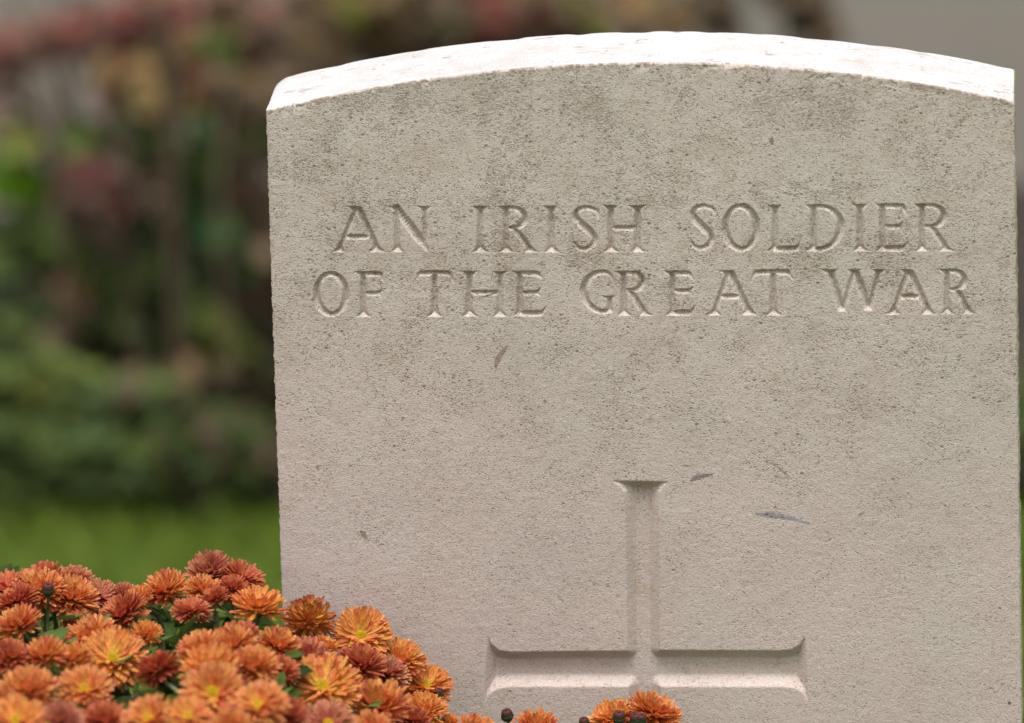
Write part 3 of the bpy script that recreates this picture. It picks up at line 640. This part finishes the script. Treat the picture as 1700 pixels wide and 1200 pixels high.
    for _ in range(420 if pxc < 900 else 120):       # lower foliage down to the soil
        a = rl.uniform(0, 6.283); r_ = math.sqrt(rl.random()); z = rl.uniform(.04, c0.z-.09); k = .55+.45*z/c0.z
        p = Vector((base.x-(.03 if pxc == 500 else 0)+math.cos(a)*r_*wd*k*(.8 if pxc == 500 else 1), min(-.03, base.y+math.sin(a)*r_*wd*k), z))
        chrys_leaf(ml, p, a if p.y < -.06 else -abs(a-math.pi), rl.uniform(-.4, .6), rl.uniform(.024, .042), gcol[rl.choice([0, 1, 2])]*rl.uniform(.7, 1.1))
    put(ml.build('foliage', LEAF), root)

# ------------------------------------------------------------ out-of-focus planting behind
DB, BR, RB, RD = vc(.095, .068, .045), vc(.145, .105, .066), vc(.165, .068, .050), vc(.20, .062, .050)
OC, YG, GR, DG, PE, EM = vc(.27, .18, .08), vc(.21, .22, .05), vc(.100, .136, .040), vc(.046, .070, .028), vc(.38, .25, .14), vc(.055, .112, .042)
def leaf3(mb, p, d, up, L, wd, c):
    d = d.normalized(); s = d.cross(up).normalized(); nrm = s.cross(d); V = []
    for t, w_ in ((0, .06), (.25, .75), (.55, 1.), (.82, .62), (1., .05)):
        m_ = p+d*L*t-up*L*.16*t*t
        V += [m_+s*wd*w_+nrm*wd*w_*.3, m_, m_-s*wd*w_+nrm*wd*w_*.3]
    mb.add(V, gridf(5, 3)[:, ::-1], c)
rb = random.Random(21)
def patch(mb, px, py, rx, ry, n, Y, dY, L, cols, aspect=.33, toward=.6):
    """n leaves filling an ellipse centred on the ray through (px,py), at depth Y +- dY"""
    for _ in range(n):
        a = rb.uniform(0, 6.283); r_ = math.sqrt(rb.random()); p = at(px+rx*r_*math.cos(a), py+ry*r_*math.sin(a), Y+rb.uniform(-dY, dY))
        if p.z < .03: p.z = .03+rb.random()*.01
        d = Vector((rb.gauss(0, 1), rb.gauss(0, .7)-toward*.5, rb.gauss(0, .7))); up = Vector((rb.gauss(0, .4), -toward, .9)).normalized()
        l_ = L*rb.uniform(.7, 1.25); c = cols[rb.randrange(len(cols))]*rb.uniform(.8, 1.2)
        leaf3(mb, p-d.normalized()*l_*.5, d, up, l_, l_*aspect, c)
def twigs(mb, px, py, rx, ry, n, Y, dY, c, r_=.0016, vert=.7):
    for _ in range(n):
        x_, y_ = px+rb.uniform(-rx, rx), py+rb.uniform(-ry, ry); p = at(x_, y_, Y+rb.uniform(-dY, dY))
        d = Vector((rb.gauss(0, 1-vert+.1), rb.gauss(0, .3), rb.choice((1, 1, -1))*vert+.01)).normalized()*rb.uniform(.03, .08)
        tube(mb, [p-d, p+Vector((rb.uniform(-.004, .004),)*3), p+d], r_*rb.uniform(.7, 1.5), c*rb.uniform(.7, 1.3), 5)
def stalk(mb, pts, Y, r_, c):
    P = [at(x_, y_, Y+dy) for x_, y_, dy in pts]; rows = cat([tuple(p) for p in P], 6); tube(mb, rows, np.linspace(r_[0], r_[1], len(rows)), c, 7)
def shrub(name, px, Y, label, cat_, group, parts_):
    b = at(px, 600, Y); root = empty(name, (b.x, Y, .02)); tag(root, label, cat_, group)
    for nm, fn, mat in parts_:
        if nm in ('seed_head', 'withered_leaf'):
            fn(lambda m_, nm=nm, mat=mat: put(m_.build(nm, mat), root))
        else:
            mb = MB(); fn(mb); put(mb.build(nm, mat), root)
GP = 'blurred plants along the foot of the wall'
def stems_a(mb):
    for x_ in (150, 235, 300, 345): stalk(mb, [(x_+rb.uniform(-30, 30), 790, 0), (x_+rb.uniform(-15, 15), 520, .02), (x_-20, 250, .0), (x_-60, 60, -.02)], 2.45, (.0055, .003), BR)
    stalk(mb, [(300, 800, 0), (292, 560, 0), (288, 380, 0), (282, 190, 0), (270, 0, 0)], 2.30, (.006, .005), BR*.7)
    stalk(mb, [(292, 560, 0), (215, 430, 0), (180, 330, 0), (120, 180, 0)], 2.42, (.006, .003), BR)
    stalk(mb, [(-80, 175, .1), (60, 105, .08), (180, 75, .05), (300, 40, 0), (420, -10, 0)], 2.42, (.006, .005), DB*1.4)
    stalk(mb, [(60, 500, 0), (95, 420, 0), (60, 280, 0), (40, 130, 0)], 2.5, (.004, .0025), BR*.9)
    stalk(mb, [(400, 620, 0), (395, 400, 0), (385, 200, 0), (400, 0, 0)], 2.52, (.006, .004), DB*1.5)
    for x_, x2 in ((110, 80), (215, 235), (375, 390)):
        stalk(mb, [(x2, 700, 0), (x_+rb.uniform(-8, 8), 480, 0), (x_+rb.uniform(-12, 12), 300, 0), (x_+rb.uniform(-30, 10), 120, .02)], 2.29, (.0036, .0022), BR*rb.uniform(.5, 1.))
    twigs(mb, 250, 230, 220, 230, 60, 2.5, .12, BR); twigs(mb, 200, 480, 220, 120, 50, 2.48, .1, BR, .0018, .5)
def heads_a(done):
    for (x_, y_, rx, ry, n, cs) in [(20, 85, 60, 36, 70, [RB, RD, DB]), (90, 62, 60, 30, 70, [RD, RB]), (165, 45, 60, 30, 70, [RB, RD]), (240, 20, 60, 35, 70, [RB, RD, BR]), (-60, 120, 60, 40, 30, [RB, RD]), (330, 5, 70, 40, 80, [RB, RD, BR]),
          (150, 300, 50, 40, 60, [RB, RD, DB]), (205, 320, 52, 45, 55, [RB, DB, BR]), (185, 345, 25, 20, 20, [RD]), (110, 60, 50, 20, 20, [DB]), (200, 70, 40, 16, 30, [DB, BR]), (440, 60, 70, 60, 110, [RB, BR, DB]), (390, 105, 70, 36, 80, [RB, BR, DB]), (330, 60, 80, 34, 50, [RB, BR, OC*.5]), (10, 210, 22, 90, 18, [RB, BR])]:
        mb = MB(); patch(mb, x_, y_, rx, ry, n, 2.30 if 280 < y_ < 360 else 2.42, .04, .016, [k_*(.65 if 280 < y_ < 360 else 1.2) for k_ in cs], .45); done(mb)
def fol_a(mb):
    for (x_, y_, rx, ry, n, L, cs) in [(312, 120, 46, 75, 60, .020, [OC*.8, BR, RB, OC*.6]), (215, 100, 36, 28, 20, .022, [OC, RB]), (250, 160, 26, 30, 12, .028, [YG, OC]), (375, 62, 50, 36, 20, .028, [YG*.5, GR*.8, OC*.6, BR]), (185, 130, 26, 40, 14, .022, [OC, RB]), (400, 150, 60, 30, 26, .022, [OC*.7, BR]),
          (225, 205, 36, 36, 16, .030, [GR*.9, EM*.8, BR]), (150, 235, 50, 28, 14, .034, [GR*.9, YG*.5]), (260, 250, 40, 42, 16, .030, [EM, GR, BR]), (335, 268, 40, 52, 20, .032, [EM*1.2, GR, GR*.9]), (350, 185, 50, 26, 12, .026, [GR*.8, EM*.8, BR]), (250, 335, 36, 80, 24, .030, [GR*1.1, EM*1.1, BR]), (350, 360, 40, 70, 24, .030, [GR*.8, EM*.8, BR]),
          (22, 290, 42, 40, 22, .036, [vc(.055, .11, .006), GR]), (30, 235, 22, 26, 8, .03, [YG*.6, GR]), (60, 395, 62, 40, 30, .034, [GR*1.2, GR, GR*.9]), (15, 430, 50, 36, 18, .034, [DG*1.4, GR*.7]), (430, 245, 26, 28, 10, .03, [GR]), (105, 440, 50, 30, 14, .03, [GR*.8, YG*.6]),
          (205, 500, 34, 44, 16, .038, [GR, GR*.9]), (400, 435, 60, 30, 20, .030, [EM*.8, GR*.7, BR]), (280, 455, 36, 50, 18, .034, [GR, DG]), (300, 540, 50, 36, 18, .03, [YG*.55, GR*.8]), (370, 570, 44, 50, 24, .032, [YG*.6, GR*.7]), (385, 625, 40, 30, 16, .03, [GR*.7, YG*.5]),
          (450, 380, 34, 90, 30, .03, [BR, DB]), (460, 180, 40, 70, 30, .03, [DB, BR]), (345, 300, 12, 20, 4, .02, [RB])]:
        patch(mb, x_, y_, rx, ry, n, 2.38, .07, L, cs, .38, 1.)
    patch(mb, 190, 800, 280, 24, 110, 2.10, .03, .022, [GR*.7, DG*1.6, DG*1.4], .25, .6); patch(mb, 90, 560, 150, 70, 90, 2.36, .06, .03, [GR*.8, DG*1.8, BR], .3, .6); patch(mb, 250, 560, 120, 70, 60, 2.42, .06, .028, [BR, DG*1.6, GR*.6], .3, .6)
    patch(mb, 260, 330, 200, 260, 90, 2.52, .06, .024, [BR, GR*.7, RB*.8, YG*.5, BR*1.2, DB], .3, .8)
    patch(mb, 320, 450, 190, 170, 120, 2.6, .08, .026, [BR, BR, BR*1.2, RB*.9, DB*1.3], .3); patch(mb, 370, 100, 140, 140, 90, 2.62, .08, .024, [BR, DB, RB*.8], .35)
    patch(mb, 390, 100, 70, 120, 90, 2.68, .08, .026, [DB, DB, BR], .4); patch(mb, 410, 420, 70, 180, 120, 2.68, .08, .026, [DB, BR, DB], .4)
def dead_a(done):
    for (x_, y_, L, c) in [(262, 655, .034, PE), (300, 612, .030, PE*.9), (255, 640, .030, PE*.8), (312, 600, .024, OC), (130, 500, .022, RB), (110, 470, .02, RB*1.3)]:
        mb = MB(); p = at(x_, y_, 2.30); leaf3(mb, p-Vector((.012, 0, .006)), Vector((.8, -.2, .4)), Vector((0, -1, .4)), L, L*.36, c); done(mb)
shrub('shrub', 290, 2.45, 'out of focus shrub with dark stalks, green leaves and brick red heads at left', 'shrub', GP,
      [('stalk', stems_a, STEM), ('seed_head', heads_a, DRY), ('foliage', fol_a, LEAFBG), ('withered_leaf', dead_a, DRY)])
def fol_b(mb):
    for (x_, y_, rx, ry, n, cs) in [(560, 40, 90, 70, 90, [BR, DB, OC*.6]), (650, 10, 80, 60, 80, [BR, OC*.6, DB]), (730, 20, 80, 60, 80, [DB, BR, DB]), (760, 50, 40, 20, 12, [EM, GR]), (815, 30, 40, 34, 34, [RD, RB]), (880, 20, 60, 50, 60, [BR, RB, DB]), (600, 15, 30, 20, 14, [YG*.6]), (950, 20, 60, 45, 44, [DB, BR, YG*.4]),
          (1040, 8, 36, 26, 22, [OC, RB, BR]), (1100, 20, 60, 40, 34, [BR, OC*.6, DB]), (1000, 40, 60, 30, 24, [BR, DB]), (500, 90, 40, 60, 50, [DB, BR]), (700, 130, 200, 60, 60, [DB, BR]), (900, 130, 200, 80, 60, [DB, BR, GR])]:
        patch(mb, x_, y_, rx, ry, n, 2.45, .10, .026, cs, .36, .6)
    patch(mb, 700, 60, 260, 100, 190, 2.68, .08, .028, [DB, BR, DB, RB*.6], .4)
    patch(mb, 780, -140, 330, 120, 200, 2.55, .12, .03, [BR, GR, OC*.6, RB], .36)
def stem_b(mb):
    for x_ in (520, 600, 690, 780, 870, 960, 1050): stalk(mb, [(x_+rb.uniform(-40, 40), 780, 0), (x_, 500, 0), (x_+rb.uniform(-20, 20), 200, 0), (x_+rb.uniform(-40, 40), -60, 0)], 2.5, (.006, .003), BR)
shrub('shrub', 780, 2.5, 'out of focus brown and olive shrub showing just above the headstone arch', 'shrub', GP, [('stalk', stem_b, STEM), ('foliage', fol_b, LEAFBG)])
def stem_c(mb):
    stalk(mb, [(1350, 760, 0), (1360, 500, 0), (1350, 200, 0), (1345, 50, 0), (1290, -40, 0)], 2.5, (.009, .007), DB*1.3)
    stalk(mb, [(1350, 60, 0), (1360, 20, 0), (1330, -60, 0)], 2.5, (.007, .005), DB)
    for x_ in (1160, 1215, 1300, 1375): stalk(mb, [(x_+10, 760, 0), (x_, 400, 0), (x_+10, 100, 0), (x_-10, -80, 0)], 2.55, (.004, .003), BR)
def fol_c(mb):
    for (x_, y_, rx, ry, n, cs) in [(1340, 20, 36, 34, 50, [DB, BR]), (1310, -10, 50, 20, 40, [DB, BR]), (1195, 15, 26, 40, 16, [BR, DB]), (1370, 60, 20, 40, 14, [DB, BR]), (1140, 20, 30, 40, 20, [BR, OC*.7]), (1270, -80, 120, 60, 80, [BR, GR, RB])]:
        patch(mb, x_, y_, rx, ry, n, 2.5, .06, .022, cs, .36, .6)
    patch(mb, 1300, 560, 150, 150, 90, 2.5, .1, .03, [BR, DB, GR], .36)
shrub('shrub', 1330, 2.5, 'dark thin stalked shrub against the pale wall, above right of the headstone arch', 'shrub', GP, [('stalk', stem_c, STEM), ('foliage', fol_c, LEAFBG)])
def strap(mb, px, py, n, Y, H, spread, cols):
    b = ground(px, py); b = Vector((b.x, Y, .02))
    for _ in range(n):
        a = rb.uniform(0, 6.283); h = H*rb.uniform(.35, 1.15); s = spread*rb.uniform(.3, 1.1); r0 = rb.uniform(0, spread*.35); w_ = rb.uniform(.003, .006); V = []
        o_ = b+Vector((math.cos(a)*r0*2.2, math.sin(a)*r0*.8, 0)); sd2 = Vector((-math.sin(a), math.cos(a), 0))
        for t in (0, .3, .6, .85, 1.):
            m_ = o_+Vector((math.cos(a)*s*t*t, math.sin(a)*s*t*t*.7, h*(t*1.5-.75*t*t)/.75)); w2 = w_*(1-t**3*.9); V += [m_-sd2*w2, m_+sd2*w2]
        mb.add(V, gridf(5, 2), cols[rb.randrange(len(cols))]*rb.uniform(.75, 1.25))
def clump(px, Y, n, H, spread, cols, label, extra=None):
    b = at(px, 700, Y); root = empty('grassy_clump', (b.x, Y, .02)); tag(root, label, 'plant', GP)
    mb = MB(); strap(mb, px, 700, n, Y, H, spread, cols); put(mb.build('foliage', LEAFBG), root)
    if extra: mb = MB(); extra(mb); put(mb.build('lower_leaf', LEAFBG), root)
clump(60, 2.12, 380, .075, .06, [DG*1.6, GR*.9, GR*.8], 'low dark green leafy clump at the far left lawn edge',
      lambda mb: (patch(mb, 60, 640, 120, 60, 110, 2.10, .04, .026, [GR*1.1, GR*.9, YG*.5], .3, .6), patch(mb, 60, 765, 130, 72, 210, 2.05, .03, .024, [DG*1.5, GR*.6, GR*.8], .3, .6)))
clump(210, 2.13, 380, .06, .06, [DG*1.6, GR*.7, GR*.8, BR*.8], 'low dark green leafy clump below the shrub at the lawn edge',
      lambda mb: (patch(mb, 220, 680, 110, 70, 110, 2.10, .04, .026, [GR*.8, DG*1.6, BR*.8], .3, .6), patch(mb, 220, 775, 120, 62, 190, 2.05, .03, .024, [DG*1.5, GR*.55, GR*.7], .3, .6)))
clump(350, 2.14, 260, .04, .06, [DG*1.4, GR*.55, BR*.8], 'dark olive green clump beside the left edge of the headstone',
      lambda mb: patch(mb, 360, 775, 110, 62, 190, 2.06, .04, .024, [DG*1.4, BR*.6, GR*.5, DB], .3, .6))  # leaf colours darker than in the clumps to its left
def dk_(mb): patch(mb, 430, 710, 70, 110, 170, 2.26, .06, .028, [DB*.8, DB*.6, BR*.5], .36, .3)
clump(440, 2.24, 140, .05, .05, [DB*.8, DB*.6, DG], 'dark brown withered clump seen just left of the headstone', dk_)
for _x, _l in ((.24, 'green clump on the bed edge seen as a sliver right of the headstone'),):
    root = empty('grassy_clump', (_x, 2.12, .02)); tag(root, _l, 'plant', GP); mb = MB(); n_ = 0
    for _ in range(500):
        a = rb.uniform(0, 6.283); r_ = math.sqrt(rb.random()); p = Vector((_x+.16*r_*math.cos(a), 2.14+.09*r_*math.sin(a), .02+.07*rb.random()*(1-r_*.5)))
        leaf3(mb, p, Vector((rb.gauss(0, 1), rb.gauss(0, 1), rb.uniform(0, 1.2))), Vector((0, -.3, 1)), .026, .008, [DG*1.6, GR*.7, BR*.8][rb.randrange(3)]*rb.uniform(.8, 1.2))
    put(mb.build('foliage', LEAFBG), root)
